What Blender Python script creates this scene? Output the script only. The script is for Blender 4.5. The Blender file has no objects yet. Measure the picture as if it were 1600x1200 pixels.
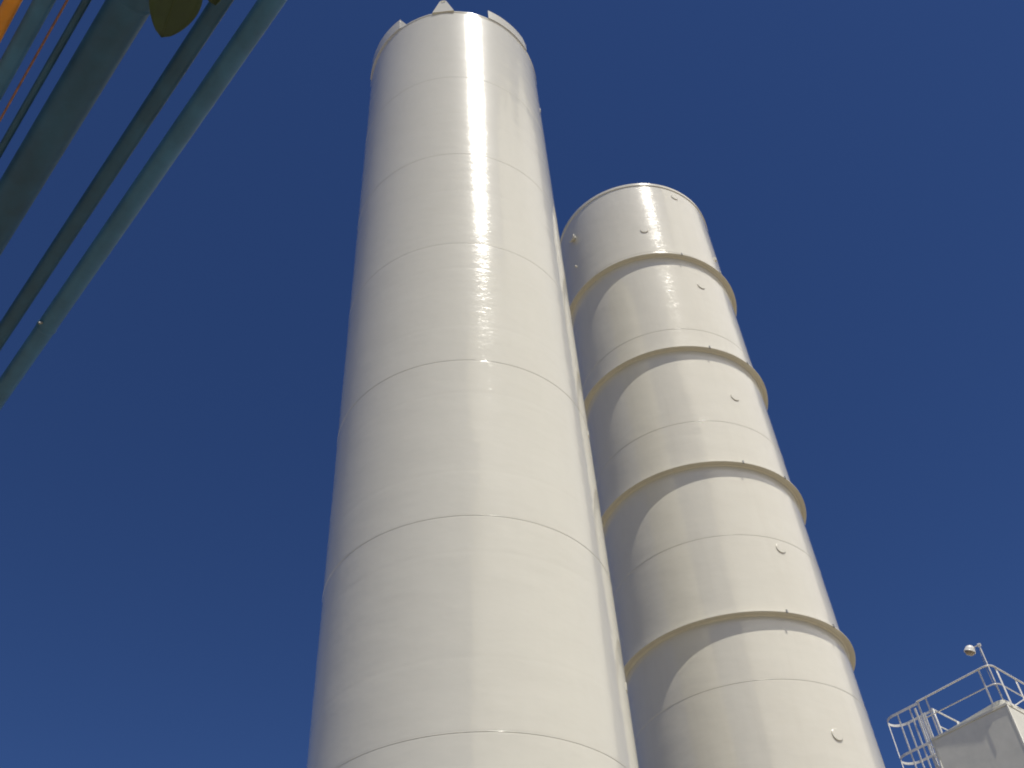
import bpy, bmesh, math, random
import numpy as np
from mathutils import Vector, Matrix, noise

random.seed(7)
S = bpy.context.scene
COL = S.collection
PI = math.pi
rad = math.radians

# ------------------------------------------------------------------ camera
CAM_H = 1.6
F_PX, PITCH, ROLL = 1622.4, 0.8143, -0.0786          # focal length in px of a 1600 px wide picture
cam_d = bpy.data.cameras.new('camera')
cam_d.sensor_fit = 'HORIZONTAL'; cam_d.sensor_width = 36.0
cam_d.lens = 36.0 * F_PX / 1600.0
cam_d.clip_start = 0.05; cam_d.clip_end = 20000
cam = bpy.data.objects.new('camera', cam_d); COL.objects.link(cam)
_fw = Vector((0, math.cos(PITCH), math.sin(PITCH)))
_rt = Vector((1, 0, 0)); _up = _rt.cross(_fw)
_c, _s = math.cos(ROLL), math.sin(ROLL)
_r2 = _c * _rt + _s * _up; _u2 = -_s * _rt + _c * _up
cam.matrix_world = Matrix(((_r2.x, _u2.x, -_fw.x, 0), (_r2.y, _u2.y, -_fw.y, 0),
                           (_r2.z, _u2.z, -_fw.z, CAM_H), (0, 0, 0, 1)))
S.camera = cam

# ------------------------------------------------------------------ sky, sun, exposure
SUN_AZ, SUN_EL = 146.5, 65.0                          # azimuth clockwise from +Y
w = bpy.data.worlds.new('World'); S.world = w; w.use_nodes = True
nt = w.node_tree; nt.nodes.clear()
out = nt.nodes.new('ShaderNodeOutputWorld'); bg = nt.nodes.new('ShaderNodeBackground')
sky = nt.nodes.new('ShaderNodeTexSky'); sky.sky_type = 'NISHITA'; sky.sun_disc = False
sky.sun_elevation = rad(SUN_EL); sky.sun_rotation = rad(SUN_AZ)
sky.altitude = 1500; sky.air_density = 1.0; sky.dust_density = 0.25; sky.ozone_density = 3.5
gm = nt.nodes.new('ShaderNodeGamma'); gm.inputs[1].default_value = 1.2
tint = nt.nodes.new('ShaderNodeMixRGB'); tint.blend_type = 'MULTIPLY'; tint.inputs[0].default_value = 1.0
tint.inputs[2].default_value = (.66, .80, 1.07, 1)      # deep saturated blue of a polarised clear sky
bg.inputs[1].default_value = 0.052
nt.links.new(sky.outputs[0], gm.inputs[0]); nt.links.new(gm.outputs[0], tint.inputs[1]); nt.links.new(tint.outputs[0], bg.inputs[0]); nt.links.new(bg.outputs[0], out.inputs[0])

sd = bpy.data.lights.new('sun', 'SUN'); sd.energy = 4.1; sd.angle = rad(0.53); sd.color = (1.0, 0.95, 0.85)
sun = bpy.data.objects.new('sun', sd); COL.objects.link(sun)
sdir = Vector((math.sin(rad(SUN_AZ)) * math.cos(rad(SUN_EL)), math.cos(rad(SUN_AZ)) * math.cos(rad(SUN_EL)), math.sin(rad(SUN_EL))))
sun.rotation_euler = sdir.to_track_quat('Z', 'Y').to_euler(); sun.location = (0, 0, 60)

S.view_settings.view_transform = 'Standard'; S.view_settings.look = 'None'
S.view_settings.exposure = 0.0; S.view_settings.gamma = 1.0; S.view_settings.use_curve_mapping = False
S.render.engine = 'CYCLES'
S.cycles.use_denoising = True
S.cycles.max_bounces = 8; S.cycles.glossy_bounces = 4; S.cycles.diffuse_bounces = 4
S.cycles.sample_clamp_indirect = 4.0
S.cycles.caustics_reflective = False; S.cycles.caustics_refractive = False
S.cycles.filter_width = 1.9

# ------------------------------------------------------------------ helpers
def ray(u, v):
    """direction of a picture point (1600x1200), used to measure places in the photograph"""
    d = _fw * F_PX + _r2 * (u - 800) - _u2 * (v - 600)
    return d.normalized()

CAMP = Vector((0, 0, CAM_H))
def project(p):
    d = Vector(p) - CAMP
    z = d.dot(_fw)
    if z <= 0: return None
    return 800 + F_PX * d.dot(_r2) / z, 600 - F_PX * d.dot(_u2) / z

def tag(o, label=None, cat=None, group=None, kind=None):
    if label: o['label'] = label
    if cat: o['category'] = cat
    if group: o['group'] = group
    if kind: o['kind'] = kind
    return o

def empty(name, loc=(0, 0, 0), label=None, cat=None, group=None, rotz=0):
    o = bpy.data.objects.new(name, None); COL.objects.link(o)
    o.location = loc; o.rotation_euler = (0, 0, rotz); o.empty_display_size = 0.3
    return tag(o, label, cat, group)

def mesh_obj(name, verts, faces, mat, parent=None, smooth=True, sharp=None, loc=None):
    me = bpy.data.meshes.new(name); me.from_pydata(verts, [], faces); me.update()
    if smooth:
        me.polygons.foreach_set('use_smooth', [True] * len(me.polygons))
    if sharp is not None:
        me.set_sharp_from_angle(angle=rad(sharp))
    me.materials.append(mat)
    o = bpy.data.objects.new(name, me); COL.objects.link(o)
    if parent: o.parent = parent
    if loc is not None: o.location = loc
    return o

class MB:
    """collects simple solids into one mesh"""
    def __init__(s): s.v = []; s.f = []
    def add(s, v, f):
        n = len(s.v); s.v += [tuple(a) for a in v]; s.f += [tuple(i + n for i in q) for q in f]; return s
    def obox(s, o, ax, ay, az, bevel=0):
        """box from corner o with edge vectors ax, ay, az"""
        o, ax, ay, az = map(Vector, (o, ax, ay, az))
        c = [o, o + ax, o + ax + ay, o + ay]; c += [q + az for q in c]
        s.add(c, [(0, 3, 2, 1), (4, 5, 6, 7), (0, 1, 5, 4), (1, 2, 6, 5), (2, 3, 7, 6), (3, 0, 4, 7)]); return s
    def tube(s, pts, r, n=12, cap=True, closed=False):
        pts = [Vector(p) for p in pts]; m = len(pts)
        rr = r if isinstance(r, (list, tuple)) else [r] * m
        base = len(s.v); prev = None
        for i, p in enumerate(pts):
            if closed: t = pts[(i + 1) % m] - pts[i - 1]
            else: t = pts[min(i + 1, m - 1)] - pts[max(i - 1, 0)]
            t.normalize()
            if prev is None:
                a = Vector((0, 0, 1)) if abs(t.z) < .9 else Vector((1, 0, 0))
                x = t.cross(a).normalized()
            else:
                x = (prev - t * prev.dot(t)).normalized()
            prev = x; y = t.cross(x)
            for k in range(n):
                an = 2 * PI * k / n
                s.v.append(tuple(p + (x * math.cos(an) + y * math.sin(an)) * rr[i]))
        for i in range(m if closed else m - 1):
            j = (i + 1) % m
            for k in range(n):
                l = (k + 1) % n
                s.f.append((base + i * n + k, base + i * n + l, base + j * n + l, base + j * n + k))
        if cap and not closed:
            s.f.append(tuple(base + k for k in reversed(range(n))))
            s.f.append(tuple(base + (m - 1) * n + k for k in range(n)))
        return s
    def build(s, name, mat, parent=None, smooth=True, sharp=35, loc=None):
        return mesh_obj(name, s.v, s.f, mat, parent, smooth, sharp, loc)

def fix_normals(o):
    bm = bmesh.new(); bm.from_mesh(o.data); bmesh.ops.recalc_face_normals(bm, faces=bm.faces)
    bm.to_mesh(o.data); bm.free(); return o

def bevel(o, w, seg=2):
    bm = bmesh.new(); bm.from_mesh(o.data)
    bmesh.ops.recalc_face_normals(bm, faces=bm.faces)
    es = [e for e in bm.edges if len(e.link_faces) == 2 and e.calc_face_angle(0) > rad(30)]
    bmesh.ops.bevel(bm, geom=es, offset=w, segments=seg, affect='EDGES', clamp_overlap=True)
    bm.to_mesh(o.data); bm.free()
    o.data.polygons.foreach_set('use_smooth', [True] * len(o.data.polygons))
    o.data.set_sharp_from_angle(angle=rad(40))
    return o

def azv(az, r=1.0):
    return Vector((math.sin(rad(az)) * r, math.cos(rad(az)) * r, 0))

# ------------------------------------------------------------------ materials
def new_mat(name):
    m = bpy.data.materials.new(name); m.use_nodes = True
    n = m.node_tree.nodes; b = n['Principled BSDF']
    return m, m.node_tree, b

def N(nt, t, **kw):
    n = nt.nodes.new(t)
    for k, v in kw.items():
        if k in n.inputs: n.inputs[k].default_value = v
        else: setattr(n, k, v)
    return n

def ramp(nt, fac, stops):
    r = nt.nodes.new('ShaderNodeValToRGB'); e = r.color_ramp.elements
    while len(e) > 1: e.remove(e[-1])
    e[0].position, e[0].color = stops[0][0], (*stops[0][1], 1)
    for p, c in stops[1:]:
        q = e.new(p); q.color = (*c, 1)
    nt.links.new(fac, r.inputs[0]); return r

def scaled(nt, coord, sc):
    mp = nt.nodes.new('ShaderNodeMapping'); mp.inputs['Scale'].default_value = sc
    nt.links.new(coord, mp.inputs['Vector']); return mp.outputs[0]

def gloss_paint(name, c1, c2, streak=1.0, wave=1.0, ior=1.66, rough=0.6, crough=0.14, haze=.3, dirt=0.0):
    """brushed-on gloss enamel over rolled steel plate: tiny horizontal roller streaks and plate waviness"""
    m, nt, b = new_mat(name); L = nt.links.new
    tc = nt.nodes.new('ShaderNodeTexCoord').outputs['Object']
    n1 = N(nt, 'ShaderNodeTexNoise', Scale=0.6, Detail=4.0, Roughness=0.55); L(scaled(nt, tc, (1, 1, .6)), n1.inputs['Vector'])
    n2 = N(nt, 'ShaderNodeTexNoise', Scale=9.0, Detail=5.0, Roughness=0.6); L(scaled(nt, tc, (1, 1, .25)), n2.inputs['Vector'])
    mx = N(nt, 'ShaderNodeMath', operation='MULTIPLY_ADD'); L(n2.outputs[0], mx.inputs[0]); mx.inputs[1].default_value = .35; L(n1.outputs[0], mx.inputs[2])
    r = ramp(nt, mx.outputs[0], [(.42, c1), (.85, c2)])
    colr = r.outputs[0]
    if dirt:
        n3 = N(nt, 'ShaderNodeTexNoise', Scale=5.0, Detail=6.0, Roughness=0.65); L(scaled(nt, tc, (1, 1, .06)), n3.inputs['Vector'])
        dr = ramp(nt, n3.outputs[0], [(.52, (0, 0, 0)), (.78, (dirt, dirt, dirt))])
        mix = N(nt, 'ShaderNodeMixRGB'); L(dr.outputs[0], mix.inputs[0]); L(colr, mix.inputs[1]); mix.inputs[2].default_value = (.30, .25, .18, 1)
        colr = mix.outputs[0]
    L(colr, b.inputs['Base Color'])
    # streaks run round the shell: fine in height, long round the girth
    s1 = N(nt, 'ShaderNodeTexNoise', Scale=1.0, Detail=3.0, Roughness=0.6); L(scaled(nt, tc, (5, 5, 70)), s1.inputs['Vector'])
    s2 = N(nt, 'ShaderNodeTexNoise', Scale=1.0, Detail=2.0, Roughness=0.5); L(scaled(nt, tc, (26, 26, 30)), s2.inputs['Vector'])
    s3 = N(nt, 'ShaderNodeTexNoise', Scale=1.0, Detail=3.0, Roughness=0.5); L(scaled(nt, tc, (1.6, 1.6, 3.2)), s3.inputs['Vector'])
    def bump(h, dist, prev=None, strength=1.0):
        bp = nt.nodes.new('ShaderNodeBump'); bp.inputs['Strength'].default_value = strength
        bp.inputs['Distance'].default_value = dist; L(h, bp.inputs['Height'])
        if prev: L(prev, bp.inputs['Normal'])
        return bp.outputs[0]
    a = bump(s3.outputs[0], 0.006 * wave)
    a1 = bump(s2.outputs[0], 0.00010, a)
    a2 = bump(s1.outputs[0], 0.0012 * streak, a)
    a3 = bump(s2.outputs[0], 0.0003 * streak, a2)
    L(a, b.inputs['Normal']); b.inputs['Roughness'].default_value = rough; b.inputs['Specular IOR Level'].default_value = 0.04
    def glossy(r, nrm):
        q = nt.nodes.new('ShaderNodeBsdfAnisotropic'); q.distribution = 'BECKMANN'
        q.inputs['Color'].default_value = (1, 1, 1, 1); q.inputs['Roughness'].default_value = r; L(nrm, q.inputs['Normal']); return q
    g1, g2 = glossy(.06, a1), glossy(crough, a3)
    gl = nt.nodes.new('ShaderNodeMixShader'); gl.inputs[0].default_value = haze; L(g1.outputs[0], gl.inputs[1]); L(g2.outputs[0], gl.inputs[2])
    a3 = a1
    fr = nt.nodes.new('ShaderNodeFresnel'); fr.inputs['IOR'].default_value = ior; L(a3, fr.inputs['Normal'])
    mix = nt.nodes.new('ShaderNodeMixShader'); L(fr.outputs[0], mix.inputs[0]); L(b.outputs[0], mix.inputs[1]); L(gl.outputs[0], mix.inputs[2])
    o = [x for x in nt.nodes if x.type == 'OUTPUT_MATERIAL'][0]; L(mix.outputs[0], o.inputs[0])
    return m

def plain_paint(name, c, rough=0.4, coat=0.2, var=0.12, bumpd=0.0006, scale=14.0, metal=0.0):
    m, nt, b = new_mat(name); L = nt.links.new
    tc = nt.nodes.new('ShaderNodeTexCoord').outputs['Object']
    n = N(nt, 'ShaderNodeTexNoise', Scale=scale, Detail=6.0, Roughness=0.62); L(tc, n.inputs['Vector'])
    lo = tuple(x * (1 - var) for x in c); hi = tuple(min(1, x * (1 + var)) for x in c)
    L(ramp(nt, n.outputs[0], [(.3, lo), (.7, hi)]).outputs[0], b.inputs['Base Color'])
    bp = nt.nodes.new('ShaderNodeBump'); bp.inputs['Distance'].default_value = bumpd; bp.inputs['Strength'].default_value = 1
    L(n.outputs[0], bp.inputs['Height']); L(bp.outputs[0], b.inputs['Normal'])
    b.inputs['Roughness'].default_value = rough; b.inputs['Coat Weight'].default_value = coat
    b.inputs['Coat Roughness'].default_value = .2; b.inputs['Metallic'].default_value = metal
    return m

WHITE_A = gloss_paint('gloss_white_enamel', (.665, .645, .555), (.70, .68, .59), crough=.195, streak=1.4, rough=.4, haze=.33)
WHITE_B = gloss_paint('gloss_cream_enamel', (.69, .66, .57), (.73, .705, .615), dirt=0.06, crough=.20, streak=1.8, haze=.28, rough=.42)
WHITE_R = plain_paint('white_rail_paint', (.72, .71, .67), rough=.35, coat=.3)
CASING = plain_paint('white_panel_paint', (.74, .725, .63), rough=.38, coat=.3, var=.07, bumpd=.004, scale=2.2)
PIPE_B = plain_paint('blue_pipe_paint', (.028, .118, .24), rough=.6, coat=.12, var=.22, scale=6)
PIPE_D = plain_paint('dark_blue_pipe_paint', (.012, .068, .14), rough=.6, coat=.10, var=.25, scale=6)
PIPE_Y = plain_paint('ochre_pipe_paint', (.62, .24, .012), rough=.5, coat=.1, var=.2, scale=6)
PIPE_T = plain_paint('tan_pipe_paint', (.33, .25, .14), rough=.6, coat=0, var=.25, scale=6)
COPPER = plain_paint('brown_tube_metal', (.30, .13, .07), rough=.45, coat=0, var=.35, scale=30)
STEEL = plain_paint('galvanised_steel', (.36, .36, .35), rough=.5, coat=0, var=.2, metal=.5)
BARK = plain_paint('bark', (.16, .12, .085), rough=.9, coat=0, var=.4, bumpd=.01, scale=18)
LENS = plain_paint('dusty_lamp_glass', (.22, .17, .12), rough=.12, coat=.8, var=.1)

# ------------------------------------------------------------------ ground
def ground_mat():
    m, nt, b = new_mat('sandy_concrete'); L = nt.links.new
    tc = nt.nodes.new('ShaderNodeTexCoord').outputs['Object']
    n1 = N(nt, 'ShaderNodeTexNoise', Scale=.25, Detail=8.0, Roughness=.6); L(tc, n1.inputs['Vector'])
    n2 = N(nt, 'ShaderNodeTexNoise', Scale=60.0, Detail=4.0, Roughness=.6); L(tc, n2.inputs['Vector'])
    mx = N(nt, 'ShaderNodeMath', operation='MULTIPLY_ADD'); L(n2.outputs[0], mx.inputs[0]); mx.inputs[1].default_value = .4; L(n1.outputs[0], mx.inputs[2])
    L(ramp(nt, mx.outputs[0], [(.4, (.22, .18, .125)), (.75, (.31, .265, .19)), (1, (.36, .31, .23))]).outputs[0], b.inputs['Base Color'])
    bp = nt.nodes.new('ShaderNodeBump'); bp.inputs['Distance'].default_value = .01; L(n2.outputs[0], bp.inputs['Height']); L(bp.outputs[0], b.inputs['Normal'])
    b.inputs['Roughness'].default_value = .9
    return m
GROUND = ground_mat()
g = 6000
tag(mesh_obj('ground', [(-g, -g, 0), (g, -g, 0), (g, g, 0), (-g, g, 0)], [(0, 1, 2, 3)], GROUND, smooth=False), kind='structure')

# cloud bank behind and to the right of the camera; the gloss paint mirrors its ragged edge
def clouds():
    m = bpy.data.materials.new('cloud_white'); m.use_nodes = True; nt = m.node_tree; nt.nodes.clear()
    o = nt.nodes.new('ShaderNodeOutputMaterial'); d = nt.nodes.new('ShaderNodeBsdfDiffuse'); t = nt.nodes.new('ShaderNodeBsdfTranslucent')
    d.inputs[0].default_value = (.95, .94, .92, 1); t.inputs[0].default_value = (.98, .97, .95, 1)
    mx = nt.nodes.new('ShaderNodeMixShader'); mx.inputs[0].default_value = .9
    nt.links.new(d.outputs[0], mx.inputs[1]); nt.links.new(t.outputs[0], mx.inputs[2]); nt.links.new(mx.outputs[0], o.inputs[0])
    # outline of the bank on the ground plan: bearing from the camera and distance
    pol = [(56, 850), (85, 820), (114, 800), (124, 930), (126, 1090), (144, 1160), (166, 1230), (174, 1450), (163, 1640), (171, 1900),
           (174, 2500), (177, 3400), (150, 4600), (100, 4800), (64, 4200), (57, 2200)]
    P = np.array([(math.sin(rad(a)) * r, math.cos(rad(a)) * r) for a, r in pol])
    st = 34.0
    gx = np.arange(0, 5000, st); gy = np.arange(-4700, 2700, st)
    X, Y = np.meshgrid(gx, gy, indexing='ij'); pts = np.stack([X.ravel(), Y.ravel()], 1)
    dist = np.full(len(pts), 1e9); ins = np.zeros(len(pts), bool)
    for i in range(len(P)):
        A, B = P[i], P[(i + 1) % len(P)]; ab = B - A
        t_ = np.clip(((pts - A) @ ab) / (ab @ ab), 0, 1); dist = np.minimum(dist, np.hypot(*(pts - A - t_[:, None] * ab).T))
        c = (A[1] > pts[:, 1]) != (B[1] > pts[:, 1])
        xx = (B[0] - A[0]) * (pts[:, 1] - A[1]) / (B[1] - A[1] + 1e-9) + A[0]
        ins ^= c & (pts[:, 0] < xx)
    sdv = np.where(ins, dist, -dist)
    T = np.empty(len(pts))
    for i, (x, y) in enumerate(pts):
        if sdv[i] < -150: T[i] = -1; continue
        n = noise.noise(Vector((x / 420, y / 420, 3.3))) * 1.0 + noise.noise(Vector((x / 150, y / 150, 7.1))) * .55 + noise.noise(Vector((x / 60, y / 60, 1.7))) * .28
        T[i] = min(1.0, sdv[i] / 90) * .8 + n * .7 + (.1 if sdv[i] > 60 else 0)
    T = T.reshape(X.shape)
    idx = {}; V = []; F = []
    def vid(i, j, side):
        q = max(0.0, float(T[i, j])); key = (i, j, side if q > 0 else 0)
        if key not in idx:
            h = 70 * q ** .6
            z = 1500 + (h * 1.6 if side > 0 else -h * .45)
            idx[key] = len(V); V.append((float(X[i, j]), float(Y[i, j]), z if q > 0 else 1500))
        return idx[key]
    for i in range(len(gx) - 1):
        for j in range(len(gy) - 1):
            c4 = ((i, j), (i + 1, j), (i + 1, j + 1), (i, j + 1))
            if max(T[a, b] for a, b in c4) <= 0: continue
            F.append(tuple(vid(a, b, 1) for a, b in c4)); F.append(tuple(vid(a, b, -1) for a, b in reversed(c4)))
    tag(mesh_obj('clouds', V, F, m), kind='structure')
clouds()

# ------------------------------------------------------------------ tanks
SEG = 288
def shell_course(name, R, z0, z1, mat, parent, rings=(), seed=0, dent=0.0016, edge=0.0015):
    """one rolled strake: slightly wavy plate with eased edges at its welds"""
    zs = set(np.linspace(z0 + .03, z1 - .03, max(4, int((z1 - z0) / .11))).round(4).tolist())
    zs |= {z0, z0 + .006, z0 + .018, z1 - .018, z1 - .006, z1}
    for zr in rings:
        if z0 + .1 < zr < z1 - .1:
            zs = {z for z in zs if abs(z - zr) > .075}
            zs |= {zr + d for d in (-.06, -.035, -.018, 0, .018, .035, .06)}
    zs = sorted(zs); V = []; F = []
    off = Vector((seed * 3.1, seed * 1.7, 0))
    for z in zs:
        e = 0.0
        de = min(z - z0, z1 - z)
        if de < .02: e = -edge * (1 - de / .02) ** 2
        rg = 0.0
        for zr in rings:
            rg -= 0.0007 * math.exp(-((z - zr) / .022) ** 2)
        for k in range(SEG):
            a = 2 * PI * k / SEG
            x, y = math.cos(a), math.sin(a)
            d = noise.noise(Vector((x * R * .9, y * R * .9, z * 1.1)) + off) * dent \
                + noise.noise(Vector((x * R * 2.2, y * R * 2.2, z * 3.0)) - off) * dent * .35
            wd = min(1, de / .15)
            r = R + e + rg + d * wd
            V.append((x * r, y * r, z))
    n = len(zs)
    for i in range(n - 1):
        for k in range(SEG):
            l = (k + 1) % SEG
            F.append((i * SEG + k, i * SEG + l, (i + 1) * SEG + l, (i + 1) * SEG + k))
    return mesh_obj(name, V, F, mat, parent)

def bead(name, R, z, r, mat, parent, rough=.0012, seed=0):
    V = []; F = []; n = 7
    for k in range(SEG):
        a = 2 * PI * k / SEG
        j = noise.noise(Vector((k * .7, seed * 5.0, 1))) * rough
        for q in range(n):
            t = -PI / 2 + PI * q / (n - 1)
            V.append(((R - .002 + math.cos(t) * (r * .8 + j)) * math.cos(a), (R - .002 + math.cos(t) * (r * .8 + j)) * math.sin(a), z + math.sin(t) * r + j))
    for k in range(SEG):
        l = (k + 1) % SEG
        for q in range(n - 1):
            F.append((k * n + q, l * n + q, l * n + q + 1, k * n + q + 1))
    return mesh_obj(name, V, F, mat, parent)

def lathe(name, prof, mat, parent, seg=SEG, closed=False, sharp=30, loc=None):
    V = []; F = []; n = len(prof)
    for k in range(seg):
        a = 2 * PI * k / seg
        for r, z in prof: V.append((r * math.cos(a), r * math.sin(a), z))
    for k in range(seg):
        l = (k + 1) % seg
        for q in range(n if closed else n - 1):
            q2 = (q + 1) % n
            F.append((k * n + q, l * n + q, l * n + q2, k * n + q2))
    return mesh_obj(name, V, F, mat, parent, True, sharp, loc)

def dome(name, R, z, h, mat, parent):
    prof = [(R * math.cos(t), z + h * math.sin(t)) for t in np.linspace(0, PI / 2 * .999, 16)]
    return lathe(name, prof, mat, parent, seg=96)

# ---- the taller smooth tank
TA = Vector((-0.6949, 9.9638, 0)); RA = 1.65
tankA = empty('storage_tank', TA, 'tall smooth gloss white steel tank with lifting lugs on its rim, nearest and tallest', 'tank')
H = CAM_H
seamsA = [0.35, 1.28, 3.68, 6.09, 8.50, 10.905, 13.30, 15.64, 18.15, 20.787]
ringsA = [2.48, 4.88, 6.83, 8.03, 9.12, 10.34, 11.55, 12.74, 14.62, 16.9]
for i in range(len(seamsA) - 1):
    shell_course('shell_course', RA, seamsA[i], seamsA[i + 1], WHITE_A, tankA, ringsA, seed=i + 1)
    if i: bead('weld_seam', RA, seamsA[i], .0052 if i < 6 else .0036, WHITE_A, tankA, seed=i)
zA = seamsA[-1]
lathe('rim_ring', [(RA - .03, zA - .004), (RA + .004, zA - .05), (RA + .006, zA - .046), (RA + .006, zA + .004), (RA - .03, zA + .006)], WHITE_A, tankA, closed=True)
dome('tank_head', RA - .02, zA - .02, .25, WHITE_A, tankA)

def curved_plate(name, R, t, a0, a1, ztop, zbot, mat, parent, n=40):
    """plate rolled to the tank's radius; ztop is a function of the 0..1 position along it"""
    V = []; F = []
    for i in range(n + 1):
        s = i / n; a = a0 + (a1 - a0) * s
        d = azv(a)
        for r in (R, R + t):
            for z in (zbot, ztop(s)):
                V.append((d.x * r, d.y * r, z))
    for i in range(n):
        o, p = i * 4, i * 4 + 4
        F += [(o, o + 1, p + 1, p), (o + 2, p + 2, p + 3, o + 3), (o + 1, o + 3, p + 3, p + 1), (o, p, p + 2, o + 2)]
    F += [(0, 2, 3, 1), (n * 4, n * 4 + 1, n * 4 + 3, n * 4 + 2)]
    o = mesh_obj(name, V, F, mat, parent, True, 30)
    return fix_normals(o)
curved_plate('lifting_skirt', RA + .010, .012, 151.5, 117.0, lambda s: zA + (.33 if s < .9 else .33 - (s - .9) * 1.3), zA - .004, WHITE_A, tankA)
sk = curved_plate('lifting_skirt', RA + .010, .012, -147.0, -104.0, lambda s: zA + .38 + .10 * s, zA - .004, WHITE_A, tankA)
mb = MB()
p0 = azv(-147, RA + .020); p1 = azv(-152.5, RA - .02); q0 = azv(-147, RA + .012)
mb.add([tuple(p0 + Vector((0, 0, zA))), tuple(p0 + Vector((0, 0, zA + .38))), tuple(p1 + Vector((0, 0, zA + .005))),
        tuple(q0 + Vector((0, 0, zA))), tuple(q0 + Vector((0, 0, zA + .38))), tuple(azv(-152.5, RA - .05) + Vector((0, 0, zA + .005)))],
       [(0, 1, 2), (3, 5, 4), (0, 3, 4, 1), (1, 4, 5, 2), (0, 2, 5, 3)])
fix_normals(mb.build('gusset_plate', WHITE_A, sk))

def lug(parent, az, wb, wt, h, t, mat):
    """trapezoid lifting lug with a rounded top and an eye"""
    d = azv(az); s = Vector((d.y, -d.x, 0))
    outl = [(-wb, 0)]
    for k in range(9):
        a = PI * .82 - PI * .64 * k / 8
        outl.append((math.cos(a) * wt, h - wt + math.sin(a) * wt))
    outl.append((wb, 0))
    hole = [(math.cos(2 * PI * k / 20) * .052, h - wt * .95 + math.sin(2 * PI * k / 20) * .05) for k in range(20)]
    bm = bmesh.new()
    def loop(pts): 
        vs = [bm.verts.new(s * x + Vector((0, 0, z))) for x, z in pts]
        return [bm.edges.new((vs[i], vs[(i + 1) % len(vs)])) for i in range(len(vs))]
    e = loop(outl) + loop(hole)
    r = bmesh.ops.triangle_fill(bm, use_beauty=True, edges=e)
    ex = bmesh.ops.extrude_face_region(bm, geom=bm.faces[:])
    bmesh.ops.translate(bm, vec=d * t, verts=[v for v in ex['geom'] if isinstance(v, bmesh.types.BMVert)])
    bmesh.ops.recalc_face_normals(bm, faces=bm.faces)
    me = bpy.data.meshes.new('lifting_lug'); bm.to_mesh(me); bm.free(); me.materials.append(mat)
    o = bpy.data.objects.new('lifting_lug', me); COL.objects.link(o); o.parent = parent
    o.location = d * (RA - .005) + Vector((0, 0, zA - .03))
    return o
lug(tankA, -178.3, .205, .075, .50, .03, WHITE_A)

def clip(parent, R, az, z, wdt, hgt, thk, mat, name='mounting_clip'):
    d = azv(az); s = Vector((d.y, -d.x, 0)); 
    o = MB().obox(d * (R - .01) - s * wdt / 2 + Vector((0, 0, z - hgt / 2)), s * wdt, d * (thk + .01), Vector((0, 0, hgt))).build(name, mat, parent, False, None)
    return bevel(o, min(wdt, hgt, thk) * .2, 1)
for az, z in ((99.9, 17.66 + H), (101.5, 9.17 + H), (101.5, 5.56 + H)):
    clip(tankA, RA, az, z, .04, .09, .010, WHITE_A)
lathe('base_plate', [(RA - .1, .30), (RA + .16, .30), (RA + .16, .352), (RA - .1, .352)], WHITE_A, tankA, closed=True)

# ---- the ringed tank
TB = Vector((3.0145, 14.2300, 0)); RB = 1.70
tankB = empty('ringed_storage_tank', TB, 'cream white steel tank with projecting stiffener rings, behind and right of the taller tank', 'tank')
zB = 19.298 + H
seamsB = [0.35, 1.56, 3.97, 6.38, 8.78, 11.214, 13.623, 16.002, 18.41, zB]
for i in range(len(seamsB) - 1):
    shell_course('shell_course', RB, seamsB[i], seamsB[i + 1], WHITE_B, tankB, (), seed=i + 30, dent=.0020)
    if i: bead('weld_seam', RB, seamsB[i], .0058, WHITE_B, tankB, seed=i + 40)
lathe('rim_ring', [(RB - .03, zB - .08), (RB + .012, zB - .075), (RB + .016, zB - .07), (RB + .016, zB + .0), (RB + .01, zB + .008), (RB - .03, zB + .008)], WHITE_B, tankB, closed=True)
dome('tank_head', RB - .02, zB - .02, .25, WHITE_B, tankB)
ringsB = [16.625, 13.815, 11.026, 8.193, 5.39, 2.58]
FO = RB * 1.0616
for j, hz in enumerate(ringsB):
    z = hz + H
    prof = [(RB - .02, z - .016), (RB + .004, z - .034), (RB + .012, z - .026), (RB + .022, z - .016), (FO - .003, z - .016), (FO, z - .013), (FO, z - .001), (FO - .003, z + .002), (RB + .012, z + .002), (RB, z + .012), (RB - .02, z + .012)]
    ring = lathe('stiffener_ring', prof, WHITE_B, tankB, closed=True)
    for az in ((161.5, 134.0) if j else (162.0, 131.0)):
        d = azv(az)
        MB().tube([d * (FO + .008) + Vector((0, 0, z - .028)), d * (FO + .008) + Vector((0, 0, z + .022))], .015, n=8).build('bolt', STEEL, ring)

def cap(parent, R, az, z, r, t, mat, name='plug_cover'):
    d = azv(az); s = Vector((d.y, -d.x, 0)); u = Vector((0, 0, 1)); V = []; F = []
    prof = [(r, -.01), (r, t * .75), (r * .93, t), (0.001, t * 1.05)]; n = 24
    c = d * R + Vector((0, 0, z))
    for k in range(n):
        a = 2 * PI * k / n
        for rr, h in prof: V.append(tuple(c + s * math.cos(a) * rr + u * math.sin(a) * rr + d * (h - (math.cos(a) * rr) ** 2 / (2 * R))))
    m = len(prof)
    for k in range(n):
        l = (k + 1) % n
        for q in range(m - 1): F.append((k * m + q, l * m + q, l * m + q + 1, k * m + q + 1))
    return fix_normals(mesh_obj(name, V, F, mat, parent, True, 12))
for z in (18.98, 15.85, 12.72, 9.44, 6.43, 3.3):
    cap(tankB, RB, 151.3, z + H, .085, .016, WHITE_B)
cap(tankB, RB, -178.4, 17.56 + H, .085, .016, WHITE_B)
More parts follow.
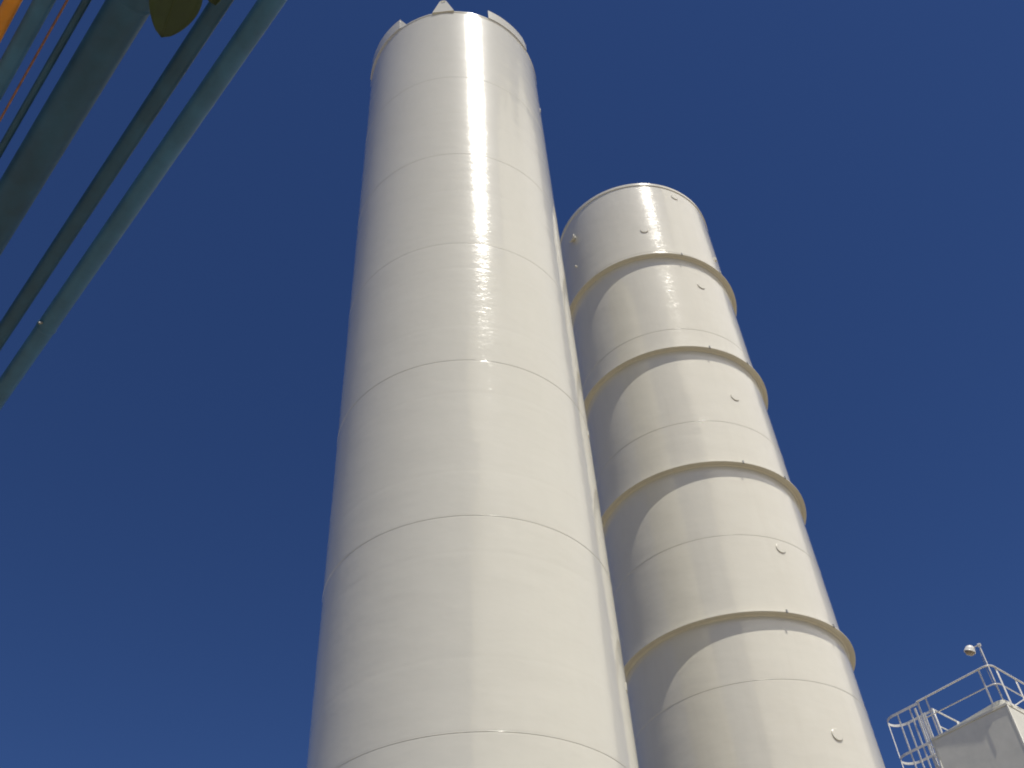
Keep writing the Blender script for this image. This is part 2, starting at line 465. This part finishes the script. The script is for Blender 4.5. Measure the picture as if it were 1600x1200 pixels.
# small open nozzle
d = azv(-123.3); s = Vector((d.y, -d.x, 0)); c = d * RB + Vector((0, 0, 18.50 + H))
nz = MB().tube([c - d * .03, c + d * .09], .07, n=20, cap=False).tube([c + d * .055, c + d * .09], [.10, .10], n=24).build('nozzle', WHITE_B, tankB)
clip(tankB, RB, -121.0, 17.60 + H, .03, .05, .04, WHITE_B)
clip(tankB, RB, 122.0, 17.43 + H, .05, .12, .03, WHITE_B)
lathe('base_plate', [(RB - .1, .30), (RB + .16, .30), (RB + .16, .352), (RB - .1, .352)], WHITE_B, tankB, closed=True)

# concrete pads
PAD = plain_paint('pad_concrete', (.40, .37, .32), rough=.9, coat=0, var=.15, scale=5)
for T, R, lb in ((TA, 2.5, 'round concrete plinth under the smooth tank'), (TB, 2.6, 'round concrete plinth under the ringed tank')):
    o = lathe('tank_plinth', [(0.001, -.05), (R, -.05), (R, .27), (R - .03, .30), (.001, .30)], PAD, None, seg=64, loc=T)
    tag(o, lb, 'plinth', 'plinths under the tanks')

# ------------------------------------------------------------------ metal casing with roof platform, bottom right
gA = rad(136.6)
U = Vector((math.sin(gA), math.cos(gA), 0)); W = Vector((-math.cos(gA), math.sin(gA), 0))
P0 = Vector((10.7384, 27.4159, 0)); HZ = 13.5 + H
def at(u, wv, z): return U * u + W * wv + Vector((0, 0, z))
Zv = Vector((0, 0, 1))
casing = empty('metal_casing', P0, 'tall grey-white sheet metal casing with a flat roof, at bottom right', 'casing')
CU, CW = 2.37, 3.2
o = MB().obox(at(0.02, 0.02, 0.0), U * (CU - .04), W * (CW - .04), Zv * (HZ - .01)).build('casing_body', CASING, casing, False, None)
# sheets, framed by corner and top trims standing proud
for k in range(6):
    z1 = HZ - .07 - k * 2.5; z0 = max(.1, z1 - 2.488)
    if z1 < .5: break
    bevel(MB().obox(at(.055, .008, z0), U * (CU - .11), W * .011, Zv * (z1 - z0)).build('front_panel', CASING, casing, False, None), .003, 1)
    bevel(MB().obox(at(CU - .019, .055, z0), U * .011, W * (CW - .11), Zv * (z1 - z0)).build('side_panel', CASING, casing, False, None), .003, 1)
for nm, o_, a, b_, c_ in (('top_trim', at(.0, -.012, HZ - .06), U * CU, W * .03, Zv * .07), ('top_trim', at(CU - .022, .02, HZ - .06), U * .03, W * (CW - .02), Zv * .069),
                      ('corner_trim', at(-.006, -.005, 0), U * .055, W * .02, Zv * (HZ - .062)), ('corner_trim', at(CU - .05, -.005, 0), U * .056, W * .02, Zv * (HZ - .062)),
                      ('corner_trim', at(CU - .012, .017, 0), U * .017, W * .04, Zv * (HZ - .062))):
    bevel(MB().obox(o_, a, b_, c_).build(nm, CASING, casing, False, None), .004, 1)

def path_round(pts, r, n=8):
    """polyline in (u,w) with corners rounded by r"""
    out = [Vector(pts[0])]
    for i in range(1, len(pts) - 1):
        p, a, b = Vector(pts[i]), Vector(pts[i - 1]), Vector(pts[i + 1])
        d1 = (a - p).normalized(); d2 = (b - p).normalized(); q1 = p + d1 * r; q2 = p + d2 * r
        for k in range(n + 1):
            t = k / n; out.append(q1 * (1 - t) ** 2 + p * 2 * t * (1 - t) + q2 * t * t)
    out.append(Vector(pts[-1])); return out

# raised roof curb with rounded corner
pts = path_round([(.02, .30), (.10, .14), (CU - .08, .08), (CU - .05, CW - .1), (.02, CW - .1)], .22)
V = []; n = len(pts)
for q in pts: V.append(tuple(at(q[0], q[1], HZ - .02)))
for i, q in enumerate(pts): V.append(tuple(at(q[0], q[1], HZ + .05 + .14 * min(1, max(0, q[0] / 2.0)))))
F = [(i, (i + 1) % n, (i + 1) % n + n, i + n) for i in range(n)] + [tuple(range(n, 2 * n))]
bevel(fix_normals(mesh_obj('roof_curb', V, F, CASING, casing, False)), .02, 2)

# guardrail
gr = empty('guardrail', P0 + Vector((0, 0, HZ)), 'white tubular guardrail with rounded corner around the roof of the metal casing', 'guardrail')
def P3(path, z): return [at(q[0], q[1], z) for q in path]
top = path_round([(.02, -.06), (2.41, -.12), (2.41, CW - .05), (.06, CW - .05), (.06, .64)], .26)
MB().tube(P3(top, 1.1), .024, n=12).build('top_rail', WHITE_R, gr)
mid = path_round([(.02, -.04), (2.38, -.06), (2.38, CW - .05), (.06, CW - .05), (.06, .64)], .26)
MB().tube(P3(mid, .58), .017, n=10).build('mid_rail', WHITE_R, gr)
def bar(name, p, q, wa, wb, side, mat, parent):
    """flat bar from p to q, width wa along side and thickness wb"""
    p, q, side = Vector(p), Vector(q), Vector(side).normalized(); t = (q - p).normalized(); o2 = t.cross(side).normalized()
    return bevel(MB().obox(p - side * wa / 2 - o2 * wb / 2, side * wa, o2 * wb, q - p).build(name, mat, parent, False, None), min(wa, wb) * .15, 1)
for u, wv, wa, wb, sd_ in ((.04, -.05, .055, .02, U), (.31, -.05, .04, .012, U), (2.05, -.08, .045, .014, U), (1.18, CW - .06, .045, .02, U), (2.39, .24, .095, .014, W),
                          (2.39, 1.25, .095, .014, W), (2.39, 2.25, .095, .014, W), (.07, .66, .05, .05, U), (.07, 1.9, .05, .05, U), (.07, CW - .08, .05, .05, U)):
    bar('post', at(u, wv, -.03 if wv > 0 else -.02), at(u, wv, 1.09), wa, wb, sd_, WHITE_R, gr)
bar('brace', at(2.34, .55, .1), at(2.39, 1.4, .58), .03, .03, U, WHITE_R, gr)
bar('brace', at(.10, .68, .10), at(.10, .68, .12), .1, .1, U, WHITE_R, gr)

# caged ladder
ld = empty('caged_ladder', P0, 'white ladder with hooped safety cage up the left side of the metal casing', 'ladder')
STL = (.10, .55)
for wv in STL: bar('stile', at(-.17, wv, .1), at(-.17, wv, HZ + 1.05), .06, .014, U, WHITE_R, ld)
nr = int((HZ - .3) / .3)
rung_me = None
for k in range(nr):
    z = HZ - .06 - k * .3
    if rung_me is None:
        o = MB().tube([at(-.17, STL[0], 0), at(-.17, STL[1], 0)], .013, n=8).build('rung', WHITE_R, ld); rung_me = o.data
    else:
        o = bpy.data.objects.new('rung', rung_me); COL.objects.link(o); o.parent = ld
    o.location = (0, 0, z)
hoop = [(-.01, -.035)] + [(-.82 + .365 * math.cos(a), .33 + .365 * math.sin(a)) for a in np.linspace(-PI / 2, -3 * PI / 2, 17)] + [(.07, .68)]
def hoop_mesh(path, hgt, t):
    V = []; F = []; n = len(path)
    for i, q in enumerate(path):
        a = Vector(path[max(0, i - 1)]); b = Vector(path[min(n - 1, i + 1)]); tt = (b - a).normalized(); nn = Vector((tt.y, -tt.x))
        for sx in (-.5, .5):
            for z in (-hgt / 2, hgt / 2):
                r = Vector(q) + nn * sx * t; V.append(tuple(at(r.x, r.y, z)))
    for i in range(n - 1):
        o, p = i * 4, i * 4 + 4
        F += [(o, p, p + 1, o + 1), (o + 2, o + 3, p + 3, p + 2), (o, o + 2, p + 2, p), (o + 1, p + 1, p + 3, o + 3)]
    F += [(0, 1, 3, 2), (n * 4 - 4, n * 4 - 2, n * 4 - 1, n * 4 - 3)]
    return V, F
hv, hf = hoop_mesh(hoop, .07, .012); hoop_me = None
z = HZ + 1.07; zh = []
while z > 2.5:
    if hoop_me is None:
        o = fix_normals(mesh_obj('cage_hoop', hv, hf, WHITE_R, ld, True, 30)); hoop_me = o.data
    else:
        o = bpy.data.objects.new('cage_hoop', hoop_me); COL.objects.link(o); o.parent = ld
    o.location = (0, 0, z); zh.append(z); z -= 1.16
for (u, wv), sd_ in zip(((-1.165, .22), (-.68, -.02), (-.80, .68), (-.27, -.02), (-.38, .685)), ((W), (U), (U), (U), (U))):
    bar('cage_strap', at(u, wv, zh[-1]), at(u, wv, HZ + 1.07), .045, .010, sd_, WHITE_R, ld)

# floodlight on a pole
LP = at(2.22, .25, 0)
fl = empty('floodlight', P0 + LP + Vector((0, 0, HZ)), 'white dome floodlight on a thin pole above the guardrail corner', 'floodlight')
MB().tube([Vector((0, 0, .15)), Vector((0, 0, 1.93))], .020, n=12).build('pole', WHITE_R, fl)
MB().tube([Vector((.0, 0, 1.55)) - U * .06, Vector((0, 0, 1.2)) - U * .075, Vector((0, 0, .75)) - U * .055 - W * .02, Vector((0, 0, .55)) - U * .02, Vector((0, 0, .50))], .008, n=6).build('cable', STEEL, fl)
MB().tube([Vector((0, 0, 1.93)), Vector((0, 0, 1.60)) - U * .05], .009, n=8).build('stay', WHITE_R, fl)
MB().tube([U * .045 + Vector((0, 0, 1.91)), U * -.03 + Vector((0, 0, 1.93))], .045, n=14).build('pole_clamp', WHITE_R, fl)
MB().tube([Vector((0, 0, 1.93)), -U * .2 + Vector((0, 0, 1.93))], .014, n=8).build('arm', WHITE_R, fl)
ax = (-U * .42 - Zv * .88 - W * .1).normalized()
q = ax.to_track_quat('Z', 'Y')
hd = lathe('lamp_housing', [(.001, -.15), (.045, -.145), (.09, -.12), (.125, -.075), (.145, -.02), (.15, .03), (.157, .04), (.157, .05), (.140, .05)], WHITE_R, fl, seg=32)
hd.location = -U * .30 + Vector((0, 0, 1.90)); hd.rotation_mode = 'QUATERNION'; hd.rotation_quaternion = q
gl = lathe('lamp_glass', [(.142, .045), (.13, .09), (.085, .13), (.001, .145)], LENS, hd, seg=32)

# ------------------------------------------------------------------ overhead pipes
az_p = -43.4
PD = azv(az_p)                                          # along the run
PL = Vector((math.cos(rad(az_p)), -math.sin(rad(az_p)), 0))   # to the right of it
PH = 4.0
def pipe(name, a0, a1, label, cat, mat, dz=0.0, bits=(), grp='pipes running overhead at top left'):
    """pipe seen between the two angles off the vertical plane through the run"""
    h = PH + dz
    x0, x1 = math.tan(rad(a0)) * h, math.tan(rad(a1)) * h
    r = (x1 - x0) / 2; x = (x0 + x1) / 2
    root = empty(name, PL * x + Vector((0, 0, h + H)), label, cat, grp)
    n = 60; pts = [PD * (-7 + 47 * i / n) + Vector((0, 0, -.015 * math.sin(i * .9 + a0))) * 0 for i in range(n + 1)]
    MB().tube(pts, r, n=28).build('pipe_body', mat, root)
    for t, kind in bits:
        if kind == 'weld':
            MB().tube([PD * (t - .012), PD * (t - .004), PD * (t + .004), PD * (t + .012)], [r * .99, r + .0035, r + .0035, r * .99], n=28, cap=False).build('weld_bead', mat, root)
        if kind == 'sleeve':
            MB().tube([PD * (t - .02), PD * (t - .015), PD * (t + .3), PD * (t + .305)], [r, r + .004, r + .004, r], n=28, cap=False).build('sleeve', mat, root)
        if kind == 'stub':
            b0 = -PL * r * .7 + Zv * (-r * .7) + PD * t
            MB().tube([b0 + (PL + Zv) * .01, b0 + (-PL - Zv) * .012], .006, n=8).build('vent_stub', STEEL, root)
    return root
def t_of(u, v, h=PH):
    d = ray(u, v); return (d * (h / d.z)).dot(PD)
pipe('blue_pipe', 6.95, 8.22, 'light blue pipe nearest the tanks, rightmost of the overhead run', 'pipe', PIPE_B, bits=((t_of(76, 512), 'weld'), (t_of(61, 494), 'stub'), (-3, 'weld')))
pipe('blue_pipe', 4.95, 5.98, 'thinner blue pipe second from the right in the overhead run', 'pipe', PIPE_D, bits=((12, 'weld'), (-2, 'weld')))
pipe('blue_pipe', .54, 2.79, 'thickest dark blue pipe in the middle of the overhead run', 'pipe', PIPE_D, bits=((t_of(222, 8), 'weld'), (t_of(222, 8) + 6, 'weld')))
pipe('blue_pipe', -.46, -.03, 'slim dark blue pipe just left of the thickest overhead pipe', 'pipe', PIPE_D)
pipe('blue_pipe', -2.51, -1.51, 'blue pipe between the ochre pipe and the thin brown tube overhead', 'pipe', PIPE_B)
pipe('brown_tube', -1.12, -.99, 'thin brown tube running between two blue overhead pipes', 'pipe', COPPER, dz=.02)
pipe('ochre_pipe', -3.72, -2.91, 'ochre yellow pipe crossing the top left corner overhead', 'pipe', PIPE_Y)
pipe('tan_pipe', -4.75, -3.95, 'tan pipe at the extreme top left corner behind the ochre pipe', 'pipe', PIPE_T, dz=0.02)
# racks carrying the run, out of the picture at both ends
for t in (-5.5, 14.0, 27.0):
    rk = empty('pipe_rack', PD * t + PL * .05, {-5.5: 'grey steel portal frame under the overhead pipes, behind the camera', 14.0: 'grey steel portal frame under the overhead pipes, first beyond the tanks', 27.0: 'grey steel portal frame under the overhead pipes, farthest one'}[t], 'pipe rack', 'frames under the overhead pipes')
    for sx in (-1.0, 1.0):
        bar('post', PL * sx * 1.2, PL * sx * 1.2 + Zv * (PH + H - .3), .14, .14, PL, STEEL, rk)
    bar('beam', PL * -1.3 + Zv * (PH + H - .23), PL * 1.3 + Zv * (PH + H - .23), .14, .14, PD, STEEL, rk)

# ------------------------------------------------------------------ tree reaching in at the top left corner
def leaf_mat():
    m, nt, b = new_mat('leaf_green'); L = nt.links.new
    tc = nt.nodes.new('ShaderNodeTexCoord').outputs['Object']
    n = N(nt, 'ShaderNodeTexNoise', Scale=30.0, Detail=5.0, Roughness=.6); L(tc, n.inputs['Vector'])
    L(ramp(nt, n.outputs[0], [(.3, (.016, .036, .006)), (.7, (.032, .060, .010))]).outputs[0], b.inputs['Base Color'])
    b.inputs['Roughness'].default_value = .38; b.inputs['Coat Weight'].default_value = .15
    tr = nt.nodes.new('ShaderNodeBsdfTranslucent'); tr.inputs[0].default_value = (.03, .055, .006, 1)
    mix = nt.nodes.new('ShaderNodeMixShader'); mix.inputs[0].default_value = .12
    L(b.outputs[0], mix.inputs[1]); L(tr.outputs[0], mix.inputs[2])
    o = [x for x in nt.nodes if x.type == 'OUTPUT_MATERIAL'][0]; L(mix.outputs[0], o.inputs[0])
    return m
LEAF = leaf_mat()
VEIN = plain_paint('leaf_vein', (.06, .085, .02), rough=.5, coat=0, var=.15)
tree = empty('tree', (-2.9, -1.0, 0), 'broad-leaved tree whose dark green leaves hang into the top left corner', 'tree')
TO = Vector((-2.9, -1.0, 0))
def leaf_mesh(length, width, fold, droop):
    nx, ny = 8, 18; V = []; F = []
    for j in range(ny + 1):
        t = j / ny
        wd = width / 2 * (math.sin(PI * min(1, t ** .78)) ** .62) * (1 if t < .97 else .8)
        for i in range(nx + 1):
            s = -1 + 2 * i / nx
            vein = .0016 * math.cos(s * 9 + t * 55) * (1 - abs(s))
            V.append((s * wd, t * length, fold * abs(s) ** 1.3 * wd - droop * t * t * length + vein - (.0022 if i == nx // 2 else 0)))
    for j in range(ny):
        for i in range(nx):
            a = j * (nx + 1) + i; F.append((a, a + 1, a + nx + 2, a + nx + 1))
    return V, F
def make_leaf(base, tip, normal, width, fold=.18, droop=.06):
    """leaf with stalk and midrib from base to tip"""
    base, tip = Vector(base), Vector(tip); y = (tip - base); ln = y.length; y.normalize()
    z = Vector(normal); z = (z - y * z.dot(y)).normalized(); x = y.cross(z)
    V, F = leaf_mesh(ln, width, fold, droop)
    M = lambda p: tuple(base - TO + x * p[0] + y * p[1] + z * p[2])
    o = mesh_obj('leaf', [M(p) for p in V], F, LEAF, tree)
    o.modifiers.new('thickness', 'SOLIDIFY').thickness = .0008
    mb = MB(); pts = []; rr = []
    for k in range(12):
        t = k / 11; pts.append(M((0, t * ln * .97, -droop * t * t * ln - .0016))); rr.append(.0017 * (1 - t * .75))
    mb.tube(pts, rr, n=6); mb.build('midrib', VEIN, o)
    return o
def rp(u, v, dist): return CAMP + ray(u, v) * dist
ld_ = 2.25
limb = [TO + Vector((0, 0, 2.6)), TO + Vector((.35, .1, 3.6)), Vector((-1.9, -.45, 4.35)), Vector((-1.25, -.1, 4.45)), rp(150, -330, 2.75), rp(250, -190, 2.5), rp(290, -95, 2.32)]
def L2(pts): return [Vector(p) - TO for p in pts]
MB().tube(L2([TO, TO + Vector((.03, .02, .9)), TO + Vector((-.02, .05, 1.8)), TO + Vector((0, 0, 2.6))]), [.13, .105, .09, .08], n=16).build('trunk', BARK, tree)
MB().tube(L2(limb), [.08, .055, .04, .028, .016, .008, .004], n=10).build('branch', BARK, tree)
vd = -ray(270, 20)
tipp = rp(253, 57.5, ld_); bas = rp(290, -50, ld_ + .03)
make_leaf(bas, tipp, vd + Vector((.1, 0, -.15)), .098)
MB().tube(L2([bas, rp(290, -95, 2.32)]), .0018, n=6).build('leaf_stalk', BARK, tree)
tip2 = rp(335, 8.5, ld_ + .05); bas2 = rp(322, -105, ld_ + .06)
make_leaf(bas2, tip2, vd + Vector((-.3, .2, .1)), .075)
MB().tube(L2([bas2, rp(290, -95, 2.32)]), .0018, n=6).build('leaf_stalk', BARK, tree)
rnd = random.Random(5); made = 0
while made < 46:
    i = rnd.randrange(1, len(limb) - 1); t = rnd.random()
    b = limb[i].lerp(limb[i + 1], t)
    dr = Vector((rnd.uniform(-1, 1), rnd.uniform(-1, 1), rnd.uniform(-.9, .5))).normalized()
    b2 = b + dr * .03; ln = rnd.uniform(.09, .15); tp = b2 + dr * ln
    ok = True
    for q in (b2, tp, b2.lerp(tp, .5)):
        pr = project(q)
        if pr and -60 < pr[0] < 1700 and pr[1] > -60: ok = False
    if not ok: continue
    make_leaf(b2, tp, Vector((rnd.uniform(-.4, .4), rnd.uniform(-.4, .4), 1)), ln * .62); made += 1
